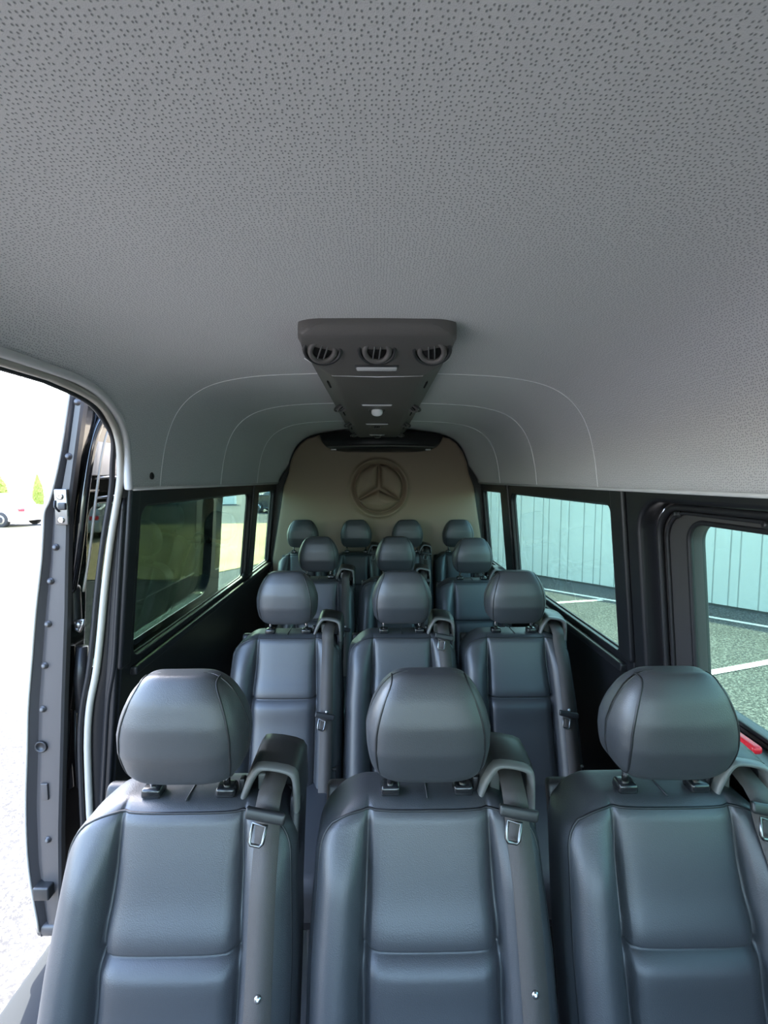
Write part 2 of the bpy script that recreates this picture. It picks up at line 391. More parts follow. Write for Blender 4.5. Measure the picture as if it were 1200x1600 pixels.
md = ceil.modifiers.new('thick', 'SOLIDIFY'); md.thickness = 0.012; md.offset = 1
me = ceil.data
if me.polygons[len(me.polygons) // 2].normal.z > 0: md.offset = -1
md.offset = -1.0 if me.polygons[len(me.polygons) // 2].normal.z < 0 else 1.0
# outer roof skin
b = MB(); V = []; F = []
for y in (-1.8, 3.62):
    for i in range(NS, -1, -1):
        x, z = sec_at(SF * i / NS); k = 1 + 0.075 ; V.append((XC - x * k - 0.02 * (x > .5), y, z + 0.05 * (z > 1.7)))
    for i in range(1, NS + 1):
        x, z = sec_at(SF * i / NS); k = 1.075; V.append((XC + x * k + 0.02 * (x > .5), y, z + 0.05 * (z > 1.7)))
# keep only the part above the door opening
keep = [i for i in range(K) if V[i][2] > 1.80]
VV = []
for j in range(2): VV += [V[j * K + i] for i in keep]
n = len(keep)
F = [(i, i + 1, n + i + 1, n + i) for i in range(n - 1)]
rf = mesh('trim_7', VV, F, M['paint'], kind='structure'); md = rf.modifiers.new('s', 'SOLIDIFY'); md.thickness = 0.01
# seams in the headliner
for i, y in enumerate((1.61, 2.23, 2.90)):
    b = MB(); P = []
    for k in range(NS * 2, -1, -1):
        x, z = sec_at(SF * k / NS / 2); P.append((XC - x + 0.0008 * (x > .6), y, z - 0.0008))
    for k in range(1, NS * 2 + 1):
        x, z = sec_at(SF * k / NS / 2); P.append((XC + x - 0.0008 * (x > .6), y, z - 0.0008))
    b.tube(P, 0.0014 + 0.0004 * i, 6); b.build('headliner_seam', M['thread'], ceil)
# rounded headliner edge along the door opening + body seal outside it
def edge_path(dx=0.0, zlow=1.53):
    P = []
    for y in [0.1, 0.4, 0.7, 0.86, 0.95, 1.05, 1.115, 1.187, 1.262, 1.324, 1.37, 1.402, 1.42]:
        z = zend_left(y); x, zz = sec_at(s_of_z(z)); P.append((XC - x - dx, y, z))
    P.append((XC - 0.787 - dx, 1.428, zlow)); return P
b = MB(); b.tube(smooth_path(edge_path(0.008), 3), 0.013, 10); b.build('headliner_edge', M['edge'], ceil)
b = MB(); b.tube([(XC - 0.785, 1.436, 1.528), (XC - 0.787, 2.4, 1.525), (XC - 0.787, 3.5, 1.525)], 0.006, 8)
b.tube([(XC + 0.787, -0.4, 1.525), (XC + 0.787, 3.5, 1.525)], 0.006, 8); b.build('headliner_hem', M['edge'], ceil)
sealP = [(-0.722, 0.1, 1.782), (-0.722, 0.9, 1.785), (-0.724, 1.05, 1.782), (-0.733, 1.19, 1.765), (-0.750, 1.28, 1.73), (-0.768, 1.35, 1.675), (-0.790, 1.395, 1.60), (-0.812, 1.418, 1.52), (-0.845, 1.425, 1.38), (-0.872, 1.425, 1.22), (-0.897, 1.425, 1.04), (-0.915, 1.425, 0.93), (-0.94, 1.425, 0.82), (-0.953, 1.425, 0.70), (-0.957, 1.425, 0.54), (-0.958, 1.42, 0.2), (-0.955, 1.38, 0.06), (-0.95, 1.25, 0.02)]
b = MB(); b.tube(smooth_path(sealP, 5), 0.0105, 10)
b.build('trim_13', M['lit_rubber'], kind='structure'); b = MB()
b.tube(smooth_path([(p[0] - (0.022 if p[1] > 1.35 and p[2] < 1.7 else 0.012), p[1] - 0.004, p[2] - (0.008 if p[1] < 1.35 else 0)) for p in sealP], 5), 0.008, 8)
b.build('trim_8', M['plastic'], kind='structure')
# body flange between seal and trim wall (door pillar)
V = []; F = []
PP = smooth_path(sealP[5:], 6)
for p in PP:
    V.append((p.x - 0.004, p.y + 0.004, p.z)); V.append((min(p.x + 0.02, XC - wx(p.z) + 0.0), 1.445, p.z)); V.append((XC - wx(p.z) + 0.004, 1.46, p.z))
for i in range(len(PP) - 1):
    for k in range(2): F.append((i * 3 + k, i * 3 + k + 1, i * 3 + 4 + k, i * 3 + 3 + k))
o = mesh('trim_9', V, F, M['trimp'], kind='structure'); o.modifiers.new('s', 'SOLIDIFY').thickness = 0.004
b = MB(); b.tube(smooth_path([(XC - wx(z) - 0.01 - 0.012 * (z < .85), 1.436, z) for z in (1.50, 1.3, 1.1, 0.95, 0.82, 0.6, 0.3, 0.1)], 4), 0.008, 8); b.build('trim_10', M['trimp'], kind='structure')
# coat hook cover on the headliner
b = MB(); b.lathe([(0.013, 0), (0.013, 0.004), (0.009, 0.007), (0.0, 0.007)], (XC - 0.783, 1.545, 1.57), (1, 0, 0.12), 16)
b.build('headliner_clip', M['plastic'], ceil)

# ------------------------------------------------------------------ rear upholstered panel with embossed star
OUT = [(-0.84, 0.1), (-0.84, 0.93), (-0.80, 1.15), (-0.765, 1.34), (-0.72, 1.52), (-0.675, 1.62), (-0.655, 1.74), (-0.60, 1.82), (-0.52, 1.875), (-0.44, 1.905), (-0.2, 1.925)]
def halfw(z): return lerp_tab([(0.1, 0.84), (0.93, 0.84), (1.15, 0.80), (1.34, 0.77), (1.50, 0.745), (1.60, 0.706), (1.70, 0.685), (1.77, 0.655), (1.83, 0.61), (1.87, 0.555), (1.90, 0.46), (1.925, 0.30)], z)
EX, EZ, ER = 0.010, 1.487, 0.187
def star_h(x, z):
    dx, dz = x - EX, z - EZ; rho = math.hypot(dx, dz); h = 0.0
    arm = 9.0
    for a in (90, 210, 330):
        ca, sa = math.cos(math.radians(a)), math.sin(math.radians(a)); along = dx * ca + dz * sa; acr = abs(-dx * sa + dz * ca)
        if along > -0.01: arm = min(arm, acr - 0.012 * (1 - along / ER))
    d = min(ER - rho, arm)
    if rho < ER: h = 0.030 * (1 - math.exp(-max(0, d) / 0.022)) - 0.010 * math.exp(-(max(d, 0) / 0.008) ** 2)
    else:
        e = rho - ER; h = -0.012 * math.exp(-(e / 0.010) ** 2) + 0.012 * math.exp(-((e - 0.034) / 0.014) ** 2)
    return h
NX, NZ = 230, 230
V = []; F = []
zs = [0.1 + (0.93 - 0.1) * i / 12 for i in range(12)] + [0.93 + (1.925 - 0.93) * i / (NZ - 13) for i in range(NZ - 12)]
for z in zs:
    w = halfw(z)
    for i in range(NX + 1):
        x = XC + w * (2 * i / NX - 1); ed = min(w - abs(x - XC), 1.93 - z)
        y = 3.50 + 0.014 * math.exp(-max(ed, 0) / 0.008) - star_h(x, z) * 1.9
        y += 0.004 * noise.noise(Vector((x * 3, 0, z * 3)))
        V.append((x, y, z))
for j in range(len(zs) - 1):
    for i in range(NX): F.append((j * (NX + 1) + i, j * (NX + 1) + i + 1, (j + 1) * (NX + 1) + i + 1, (j + 1) * (NX + 1) + i))
rp = mesh('rear_door_panel', V, F, M['rear'])
tag(rp, 'brown-black padded panel with a round embossed three-pointed star behind the last row', 'panel')
b = MB(); P = [(XC + s * halfw(z), 3.515, z) for s, zz in ((-1, [zs[i] for i in range(0, len(zs), 6)] + [1.925]), (1, ([zs[i] for i in range(0, len(zs), 6)] + [1.925])[::-1])) for z in zz]
b.tube(P, 0.006, 8); b.build('panel_edge', M['plastic'], rp)

# curved dark trim under the console end
b = MB(); V = []; F = []
N_ = 40
for i in range(N_ + 1):
    t = -1 + 2 * i / N_; x = XC + 0.02 + 0.47 * t; yf = 3.22 + 0.20 * t * t; e = (1 - abs(t) ** 6) ** .5 if abs(t) < 1 else 0
    zt = 1.905 - 0.02 * t * t; zb = zt - 0.012 - 0.045 * e
    zb = 1.905 - 0.095 * e - .015; V += [(x, yf + .06, zt + .01), (x, yf + 0.01, (zt + zb) / 2), (x, yf, zb), (x, yf + 0.09, zb - 0.030 * e), (x, 3.5, zb - .03 * e), (x, 3.5, zt + .01)]
for i in range(N_):
    for k in range(6): F.append((i * 6 + k, i * 6 + (k + 1) % 6, (i + 1) * 6 + (k + 1) % 6, (i + 1) * 6 + k))
F.append(tuple(range(6))); F.append(tuple(N_ * 6 + k for k in range(6)))
sh = mesh('rear_ceiling_trim', V, F, M['plastic']); tag(sh, 'curved black plastic trim bar above the star panel at the console end', 'trim')
b = MB(); b.tube([(XC + .02 + .40 * t, 3.213 + 0.146 * t * t, 1.795) for t in [-1 + .1 * i for i in range(21)]], 0.006, 6); b.build('trim_lip', M['console'], sh)
b = MB()
for x in (-0.33, 0.36): b.rbox((XC + x, 3.30, 1.772), (0.02, 0.012, 0.006), 0.004)
b.build('clip', M['steel'], sh)

# ------------------------------------------------------------------ overhead console
con = empty('overhead_console', (XC - 0.010, 1.105, 1.918)); tag(con, 'long dark grey overhead air console with round vents on the grey ceiling', 'ceiling console')
def toc(P): return [(p[0] - XC, p[1] - 1.07, p[2] - 1.92) for p in P]
def con_z(y):   # bottom height of the flat centre
    return lerp_tab([(1.035, 1.922), (1.045, 1.905), (1.06, 1.897), (1.24, 1.861), (1.27, 1.858), (3.45, 1.858)], y)
V = []; F = []
cy = [1.036, 1.038, 1.042, 1.048, 1.056, 1.07] + [1.10 + 0.02 * i for i in range(10)] + [1.4 + 0.25 * i for i in range(8)] + [3.40]
for y in cy:
    e = lerp_tab([(1.036, 0.135), (1.038, 0.150), (1.042, 0.163), (1.048, 0.176), (1.056, 0.186), (1.07, 0.190), (1.10, 0.196), (3.4, 0.203)], y)
    z0 = con_z(y); tt = 1.934
    inner = min(e - 0.012, lerp_tab([(1.0, 0.19), (1.17, 0.184), (1.3, 0.128), (3.4, 0.128)], y))
    zo = lerp_tab([(1.0, 1.915), (1.05, 1.904), (1.2, 1.898), (1.3, 1.90), (3.4, 1.90)], y); zo = max(zo, z0)
    prof = [(-e, tt), (-e, zo + 0.006), (-e + 0.006, zo), (-inner - 0.004, z0 + 0.002), (-inner + 0.01, z0), (0, z0 - 0.001), (inner - 0.01, z0), (inner + 0.004, z0 + 0.002), (e - 0.006, zo), (e, zo + 0.006), (e, tt)]
    V += [(x, y - 1.07, z - 1.92) for x, z in prof]
m_ = 11
for j in range(len(cy) - 1):
    for i in range(m_ - 1): F.append((j * m_ + i, j * m_ + i + 1, (j + 1) * m_ + i + 1, (j + 1) * m_ + i))
F.append(tuple(range(m_))); F.append(tuple((len(cy) - 1) * m_ + i for i in range(m_)))
cb = mesh('console_body', V, F, M['console'], con); edge_split(cb, 40)
b = MB(); b.tube(toc([(XC - .204, 1.245, 1.8975), (XC - .13, 1.285, 1.859), (XC, 1.29, 1.8565), (XC + .13, 1.285, 1.859), (XC + .204, 1.245, 1.8975)]), 0.0014, 6)
b.build('panel_joint', M['thread'], con)
def air_vent(x, y, r, ax, idx, slats=True):
    z = con_z(y)
    if y > 1.3 and abs(x) > .13: z = 1.858 + 0.042 * (abs(x) - .125) / .08
    c = Vector(toc([(XC + x, y, z)])[0]); a = Vector(ax).normalized()
    q0 = a.to_track_quat('Z', 'Y').to_matrix()
    def circ(qm, R_, h): return [c + qm @ Vector((R_ * math.cos(2 * PI * j / 32), R_ * math.sin(2 * PI * j / 32), h)) for j in range(32)]
    ring = MB(); ring.tube(circ(q0, r * .94, 0.001), r * .11, 8, closed=True); o = ring.build('vent_ring', M['vent'], con)
    a2 = (a + Vector((-x * 1.2, -0.15, 0))).normalized(); q2 = a2.to_track_quat('Z', 'Y').to_matrix()
    ball = MB(); ball.tube(circ(q2, r * .64, 0.004), r * .15, 10, closed=True); ball.build('vent_nozzle', M['console'], o)
    hole = MB(); hole.lathe([(r * .60, 0.0), (r * .60, 0.003)], c, a2, 20); hole.build('vent_duct', M['void'], o)
    sl_ = MB(); q = a2.to_track_quat('Z', 'Y').to_matrix()
    for k in (-0.16, 0.16):
        sl_.tube([c + q @ Vector((r * k - r * .06, -r * .44, 0.008)), c + q @ Vector((r * k + r * .06, r * .44, 0.008))], 0.0018 * r / .043, 6)
    sl_.build('vent_slat', M['frame'], o)
dn = (0, -0.2, -1)
for x in (-0.138, -0.001, 0.138): air_vent(x, 1.120, 0.048, (-x * .5, -0.62, -1), 0)
for y in (1.93, 2.52, 3.1):
    for x in (-0.150, -0.002, 0.150): air_vent(x, y, 0.040 if abs(x) > .1 else .034, (-x * 2.5, -0.15, -1), 1)
b = MB(); b.lathe([(0.024, 0), (0.024, 0.010), (0.016, 0.014), (0, 0.014)], toc([(XC - .002, 1.925, 1.853)])[0], (0, -.6, -1), 20); b.build('vent_flap', M['white'], con)  # white colour painted in place of the flap's bright reflection
for i, (y, w) in enumerate(((1.215, 0.056), (1.78, 0.060), (2.40, 0.060), (3.0, 0.05))):
    b = MB(); b.rbox(toc([(XC - 0.002, y, con_z(y) - 0.002)])[0], (w, 0.012, 0.005), 0.0048, fn=lambda p: (p[0], p[1], p[2] + p[1] * -0.18 * (1 if y < 1.3 else 0)))
    l_ = b.build('lamp_lens', M['lens'], con)
    b = MB(); b.rbox(toc([(XC - 0.002, y, con_z(y) + 0.001)])[0], (w + 0.004, 0.015, 0.004), 0.0038); b.build('lamp_bezel', M['vent'], con)
for y in (1.50, 2.18, 2.8):
    for s in (-1, 1):
        b = MB(); b.rbox(toc([(XC + s * 0.162, y, 1.8785)])[0], (0.003, 0.045, 0.004), 0.002); b.build('slot', M['void'], con)

# ------------------------------------------------------------------ sliding door on the right (closed)
dr = plate('door_2', rrect(-0.19, 0.03, 1.39, 1.50, 0.09, n=8, dens=0.2), [rrect(-0.1, 0.93, 1.255, 1.437, 0.06, n=8)], 0.05, wallmap(1, 0.085), M['inner'], kind='structure', bevel=0.01)
plate('window_5', rrect(-0.12, 0.91, 1.275, 1.455, 0.06), [], 0.004, wallmap(1, 0.098), M['glass'], kind='structure')
b = MB(); b.tube([(XC + wx(v) + 0.050, u, v) for u, v in rrect(-0.18, 0.03, 1.375, 1.478, 0.10, n=8, dens=0.3)], 0.010, 8, closed=True)
b.tube([(XC + wx(v) + 0.056, u, v) for u, v in rrect(-0.16, 0.05, 1.347, 1.462, 0.09, n=8, dens=0.3)], 0.0055, 8, closed=True)
b.build('door_seal', M['plastic'], dr)
b = MB(); b.tube([(XC + wx(v) + 0.062, u, v) for u, v in rrect(-0.1, 0.93, 1.258, 1.440, 0.06, n=8, dens=0.3)], 0.008, 8, closed=True)
b.build('window_gasket', M['plastic'], dr)
for y in (1.29, 0.985):
    b = MB(); b.lathe([(0.012, 0), (0.012, 0.003), (0.008, 0.004), (0.008, 0.012), (0.006, 0.015), (0, 0.015)], (XC + wx(1.46) + 0.055, y, 1.457), (-1, 0, 0), 16); b.build('bumper_stop', M['hood'], dr)
b = MB(); b.rbox((XC + wx(0.90) + 0.015, 0.6, 0.885), (0.045, 0.72, 0.03), 0.015); b.build('door_ledge', M['trimp'], dr)
# emergency hammer and its label
hm = empty('emergency_hammer', (0.868, 0.985, 0.922)); tag(hm, 'small red emergency hammer clipped on the sill under the right front window', 'hammer')
b = MB(); b.rbox((0, 0.035, 0.018), (0.012, 0.055, 0.010), 0.008); b.build('hammer_handle', M['red'], hm)
b = MB(); b.rbox((0, 0.082, 0.018), (0.020, 0.012, 0.013), 0.006); b.build('hammer_head', M['red'], hm)
b = MB(); b.tube([(0, 0.088, 0.018), (-0.02, 0.088, 0.018), (-0.027, 0.088, 0.018)], [0.004, 0.004, 0.001], 8); b.build('steel_tip', M['steel'], hm)
lb = empty('warning_label', (0.853, 0.93, 0.915)); tag(lb, 'narrow red sticker with white writing along the right front window sill', 'label')
b = MB(); b.rbox((0, 0, 0), (0.0012, 0.11, 0.011), 0.001, mtx=Matrix.Rotation(math.radians(-25), 3, 'Y')); b.build('backing', M['redlab'], lb)
b = MB(); rr_ = random.Random(3)
for k in range(14):
    if k in (6,): continue
    y = 0.095 - k * 0.0125; P = [(-0.0017 + rr_.uniform(-.0002, .0002), y - 0.008 * j / 3, (-0.006 if j % 2 == 0 else 0.005) + rr_.uniform(-.0015, .0015)) for j in range(4)]
    b.tube([(p[0] - p[2] * -0.45 * -1, p[1], p[2]) for p in P], 0.0010, 5)
b.build('lettering', M['white'], lb)

# ------------------------------------------------------------------ open sliding door outside on the left
XO = [(0.05, -1.115), (0.103, -1.12), (0.305, -1.14), (0.5, -1.137), (0.846, -1.109), (1.15, -1.068), (1.30, -1.043), (1.458, -1.024), (1.52, -0.995), (1.65, -0.962), (1.845, -0.926), (1.90, -0.91)]
XI = [(0.05, -1.045), (0.103, -1.045), (0.415, -1.031), (0.846, -0.998), (1.15, -0.972), (1.30, -0.962), (1.458, -0.950), (1.65, -0.915), (1.845, -0.879), (1.90, -0.868)]
xo = lambda z: lerp_tab(XO, z); xi = lambda z: lerp_tab(XI, z)
dl = plate('door_1', densify([(1.40, 0.06), (2.80, 0.06), (2.80, 1.88), (1.40, 1.88)], 0.12), [rrect(1.50, 0.90, 2.64, 1.475, [0.05, 0.12, 0.06, 0.06], n=8, dens=0.12)], 0.05, lambda u, v, w: (xi(v) - 0.035 + w, u, v), M['paint'], kind='structure', bevel=0.006)
plate('window_9', rrect(1.48, 0.88, 2.66, 1.49, 0.05, dens=0.15), [], 0.004, lambda u, v, w: (xi(v) - 0.045 + w, u, v), M['gdoor'], kind='structure')
# front flange of the door: outer lip, bent face, inner return
V = []; F = []; zz = [0.06 + 1.82 * i / 60 for i in range(61)]
for z in zz:
    a, c = xo(z), xi(z); w = c - a
    pr = [(a + 0.004, 1.47), (a - 0.002, 1.44), (a - 0.002, 1.405), (a + 0.003, 1.385), (a + 0.010, 1.379), (a + 0.014, 1.383), (a + 0.16 * w + 0.010, 1.397), (a + 0.30 * w + .006, 1.392), (a + 0.42 * w + .004, 1.387), (c - 0.006, 1.386), (c, 1.392), (c + 0.001, 1.41)]
    V += [(x, y, z) for x, y in pr]
m_ = 12
for j in range(len(zz) - 1):
    for i in range(m_ - 1): F.append((j * m_ + i, j * m_ + i + 1, (j + 1) * m_ + i + 1, (j + 1) * m_ + i))
fl = mesh('door_flange', V, F, M['inner'], dl); edge_split(fl, 40)
b = MB(); b.tube(smooth_path([(xo(z) + 0.007, 1.378, z) for z in (0.08, .3, .5, .7, .846, 1., 1.15, 1.3, 1.40, 1.458, 1.5, 1.6, 1.7, 1.85)], 4), 0.004, 8)
b.build('door_edge_seal', M['lit_rubber'], dl)
import itertools
def unproj_y(px, py, y):
    f = 700.0; yaw = math.radians(.82); pit = math.radians(4.25)
    fw = Vector((math.sin(yaw) * math.cos(pit), math.cos(yaw) * math.cos(pit), -math.sin(pit))); rt = Vector((math.cos(yaw), -math.sin(yaw), 0)); up = rt.cross(fw)
    d = fw + rt * (px - 600) / f - up * (py - 800) / f
    return Vector((0, 0, CZ)) + d * (y / d.y)
for (px, py) in ((121, 628), (107, 713), (87, 855), (79, 908), (75, 975), (70, 1040), (67, 1108), (75, 1312)):
    p = unproj_y(px, py, 1.386); b = MB()
    b.lathe([(0.011, 0), (0.011, 0.001), (0.0075, 0.002), (0.0075, 0.006), (0.005, 0.008), (0, 0.008)], p, (0, -1, 0), 14); b.build('screw', M['inner'], dl)
p = unproj_y(64, 1167, 1.384); b = MB(); b.lathe([(0.020, 0), (0.018, 0.004), (0.013, 0.001), (0.012, -0.006)], p, (0, -1, 0), 18); b.build('rubber_plug', M['plastic'], dl)
p = unproj_y(70, 1237, 1.384); b = MB(); b.rbox(p, (0.011, 0.003, 0.028), 0.0025); b.build('flange_cover', M['inner'], dl)
b = MB(); b.rbox((-1.082, 1.425, 0.075), (0.046, 0.045, 0.022), 0.015); b.build('door_foot', M['inner'], dl)
p = unproj_y(70, 1390, 1.38); b = MB(); b.rbox(p, (0.026, 0.02, 0.022), 0.006); b.build('guide_block', M['hood'], dl)
# latch
lt = MB(); c0 = unproj_y(97, 792, 1.380); lt.rbox(c0, (0.020, 0.006, 0.055), 0.004); lo = lt.build('door_latch', M['dsteel'], dl)
b = MB()
for dz in (0.032, -0.040): b.lathe([(0.010, 0), (0.010, 0.003), (0.004, 0.005), (0.003, 0.003)], c0 + Vector((0.0, -0.006, dz)), (0, -1, 0), 14)
b.build('latch_screw', M['chrome'], lo)
b = MB(); b.rbox(c0 + Vector((0.006, -0.008, 0.002)), (0.012, 0.005, 0.011), 0.004); b.tube([c0 + Vector((-.016, -.007, .02)), c0 + Vector((-.018, -.008, .0)), c0 + Vector((-.004, -.008, -.014))], 0.003, 6); b.build('latch_claw', M['plastic'], lo)
# glossy curved window surround on the door's inner side
b = MB()
arch = [unproj_y(px, py, y) for px, py, y in ((112, 925, 1.43), (122, 860, 1.43), (131, 780, 1.44), (141, 710, 1.46), (151, 670, 1.48), (166, 645, 1.50), (190, 628, 1.53), (225, 615, 1.60))]
b.tube(smooth_path(arch, 6), 0.014, 10); b.build('window_surround', M['paint'], dl)
b = MB(); b.tube(smooth_path([p + Vector((0.018, 0.03, -0.006)) for p in arch], 6), 0.004, 8); b.build('window_seal', M['lit_rubber'], dl)
b = MB(); b.rbox((-0.925, 1.56, 1.69), (0.006, 0.10, 0.12), 0.005); b.build('door_top_panel', M['edge'], dl)
for z in (1.565, 1.500):
    b = MB(); b.tube([(-0.93, 1.49, z - .004), (-0.905, 1.53, z), (-0.90, 1.62, z)], 0.005, 8); b.build('guide_rail', M['steel'], dl)
# grab hook and lower inner trim of the door
hk = MB(); h0 = unproj_y(124, 975, 1.42)
hk.tube([h0 + Vector(q) for q in ((-.012, 0, .010), (0.004, -.01, .014), (0.026, -.016, .018), (.020, -.016, -.002), (.008, -.012, -.020), (-.006, -.006, -.016))], 0.0045, 8, closed=True); hk.lathe([(.012, 0), (.012, .003)], h0 + Vector((.002, -.004, -.002)), (.3, -1, 0), 14); hk.build('door_handle', M['dsteel'], dl)
b = MB(); p = unproj_y(112, 955, 1.43); b.rbox(p + Vector((0.0, 0.01, 0.02)), (0.020, 0.02, 0.065), 0.015); b.build('handle_base', M['hood'], dl)
for (pa, pb, w) in (((128, 1010), (128, 1110), .018), ((104, 1110), (110, 1230), .010), ((118, 1110), (122, 1230), .004), ((135, 1100), (138, 1180), .012)):
    a = unproj_y(*pa, 1.45); c = unproj_y(*pb, 1.45); b = MB(); b.tube([a, (a + c) / 2 + Vector((-.004, 0, 0)), c], [w, w * 1.15, w], 10); b.build('inner_trim', M['trimp'], dl)
# outer step along the opening
b = MB(); b.rbox((-1.01, 0.75, -0.065), (0.125, 0.78, 0.035), 0.02); b.build('trim_11', M['step'], kind='structure')
b = MB(); b.rbox((XC, 1.0, -0.24), (0.90, 2.6, 0.16), 0.03); b.build('trim_12', M['plastic'], kind='structure')

# ------------------------------------------------------------------ seats
SLOPE = 0.34
def wcorner(z, hw, top, R):
    if z <= top - R: return hw
    t = min(1, (z - (top - R)) / R); return hw - R + R * math.sqrt(max(0, 1 - t * t * 0.75))
class Back:
    def __init__(s, hw, sx, top=0.957, bot=0.40):
        s.hw, s.sx, s.top, s.bot = hw, sx, top, bot; s.hy = 0.056; s.hz = (top - bot) / 2; s.r = 0.030; s.cz = (top + bot) / 2; s.R = 0.070
    def finish(s, x, y, z):
        w = wcorner(z, s.hw, s.top, s.R); ax = abs(x)
        if ax > s.sx: x = math.copysign(s.sx + (ax - s.sx) * (w - s.sx) / (s.hw - s.sx), x)
        tt = max(0, min(1, (ax - s.sx) / (s.hw - s.sx))); tw = max(0, min(1, (z - 0.80) / 0.157)); z -= 0.030 * tt ** 2.2 * tw * tw
        x *= 1 + min(0.062, 0.30 * max(0, (0.93 - z)))
        return (x, y + SLOPE * (z - 0.95) - 0.035 + s.hy, z)
    def disp(s, x, z):
        ax = abs(x); d = 0
        if ax <= s.sx:
            d += 0.007 * (1 - (ax / s.sx) ** 4)
            if z > 0.738: d += 0.006 * math.exp(-((z - 0.768) / 0.03) ** 2)
            else: d += 0.007 * math.exp(-((z - 0.713) / 0.04) ** 2)
            d -= 0.012 * math.exp(-((z - 0.738) / 0.006) ** 2) * (1 - 0.3 * (ax / s.sx) ** 8)
        else:
            t = (ax - s.sx) / (s.hw - s.sx); k = min(1, max(0, (0.955 - z) / 0.12)); k = k * k * (3 - 2 * k)
            d += (0.005 + 0.027 * k) * math.sin(PI * min(1, t * 1.05)) ** 0.8 if t * 1.05 < 1 else 0
        k2 = min(1, max(0, (0.955 - z) / 0.10))
        d -= (0.003 + 0.015 * k2) * math.exp(-((ax - s.sx) / (0.0055 + 0.0035 * k2)) ** 2)
        return d
    def surf(s, x, z, off=0.0):
        y = -s.hy - s.disp(x, z) - off
        return s.finish(x, y, z)
    def build(s, parent):
        def dense(lo, hi, step, marks, fine, rad):
            a = []; v = lo
            while v < hi - 1e-6:
                a.append(v); v += fine if any(abs(v - m) < rad for m in marks) else step
            a.append(hi); return a
        xs = dense(-s.hw, s.hw, 0.012, (-s.sx, s.sx), 0.0025, 0.012); e = [s.hw - s.r * (1 - math.cos(PI / 2 * i / 6)) for i in range(0)]
        xs = sorted(set(round(v, 5) for v in xs + [s.hw - 0.004 * k for k in range(1, 9)] + [-s.hw + 0.004 * k for k in range(1, 9)]))
        zl = dense(-s.hz, s.hz, 0.014, (0.738 - s.cz, 0.932 - s.cz), 0.0025, 0.013)
        zl = sorted(set(round(v, 5) for v in zl + [s.hz - 0.004 * k for k in range(1, 9)]))
        yl = [-s.hy + 2 * s.hy * i / 14 for i in range(15)]
        V, F = boxgrid((xs, yl, zl)); out = []
        for p in V:
            q = roundp(p, (s.hw, s.hy, s.hz), s.r); x, y, z = q[0], q[1], q[2] + s.cz
            t = max(0, min(1, (-q[1] / s.hy - 0.35) / 0.6)); t = t * t * (3 - 2 * t)
            out.append(s.finish(x, y - t * s.disp(x, z), z))
        return mesh('backrest', out, F, M['leather'], parent)
    def piping(s, parent):
        k = s.r * 0.30; P = []
        e = s.hw - k; yt = -s.hy + k * 0.7
        zt = s.top - k * 1.35
        for z in [s.bot + 0.03 + (zt - 0.03 - s.bot) * i / 40 for i in range(41)]: P.append(s.finish(-e, yt, z))
        for x in [-e + 2 * e * i / 40 for i in range(1, 40)]: P.append(s.finish(x, yt - 0.97 * s.disp(x, zt), zt))
        for z in [zt - (zt - 0.03 - s.bot) * i / 40 for i in range(41)]: P.append(s.finish(e, yt, z))
        b = MB(); b.tube(P, 0.0026, 6); b.tube([s.finish(0, y, s.top + 0.0004) for y in (yt + .005, 0, s.hy - .012)], 0.0018, 6)
        return b.build('piping', M['pipe'], parent)

def hr_map(a, c, d):
    # cube [-1,1]^3 -> headrest; a across, c depth (-front), d height
    n = 6.5; l = (abs(a) ** n + abs(c) ** n + abs(d) ** n) ** (1 / n); m = max(abs(a), abs(c), abs(d)); k = m / l if l > 0 else 1
    a, c, d = a * k, c * k, d * k
    w = lerp_tab([(-1, 0.096), (-0.7, 0.105), (-0.35, 0.107), (0.0, 0.107), (0.35, 0.099), (0.7, 0.086), (1, 0.070)], d)
    t = lerp_tab([(-1, 0.050), (-0.3, 0.068), (0.2, 0.062), (0.6, 0.048), (1, 0.026)], d)
    x = a * w * (1 + 0.09 * abs(a) ** 6 * (1 - c * c) * (1 - d * d)); z = 1.103 + d * 0.103
    y = c * t - 0.010 * d - 0.012
    if c < 0: y += 0.012 * (abs(a) ** 3)
    return (x, y, z)
def headrest(parent, rot=0.0):
    h = []; g = [-1 + 2 * i / 26 for i in range(27)]
    V, F = boxgrid((g, g, g)); V = [hr_map(*p) for p in V]
    h = mesh('headrest', V, F, M['leather'], parent)
    for s in (-1, 1):
        P = []; b = MB()
        for i in range(44):
            th = PI * 0.40 + PI * 1.20 * i / 43; cc, dd = math.cos(th), math.sin(th); m = max(abs(cc), abs(dd)); P.append(Vector(hr_map(s * 1.0, cc / m, dd / m)))
        for _ in range(3): P = [P[0]] + [(P[k - 1] + P[k] * 2 + P[k + 1]) / 4 for k in range(1, len(P) - 1)] + [P[-1]]
        b.tube(P, 0.0024, 6); b.build('piping', M['pipe'], h)
    for s in (-1, 1):
        b = MB(); b.tube([(s * 0.07, 0.0, 0.965), (s * 0.07, 0.001, 1.0), (s * 0.068, 0.002, 1.06)], 0.0065, 12); b.build('post', M['chrome'], h)
        gz = MB(); gz.rbox((s * 0.07, 0.0, 0.965), (0.019, 0.016, 0.010), 0.006, fn=lambda p: (p[0] * (1 - 8 * max(p[2], 0)), p[1] * (1 - 8 * max(p[2], 0)), p[2])); gz.build('post_guide', M['gloss'], parent)
    # release button beside the right guide
    b = MB(); b.rbox((0.097, 0.012, 0.968), (0.006, 0.008, 0.013), 0.004); b.build('release_button', M['plastic'], parent)
    # side zip notch
    return h
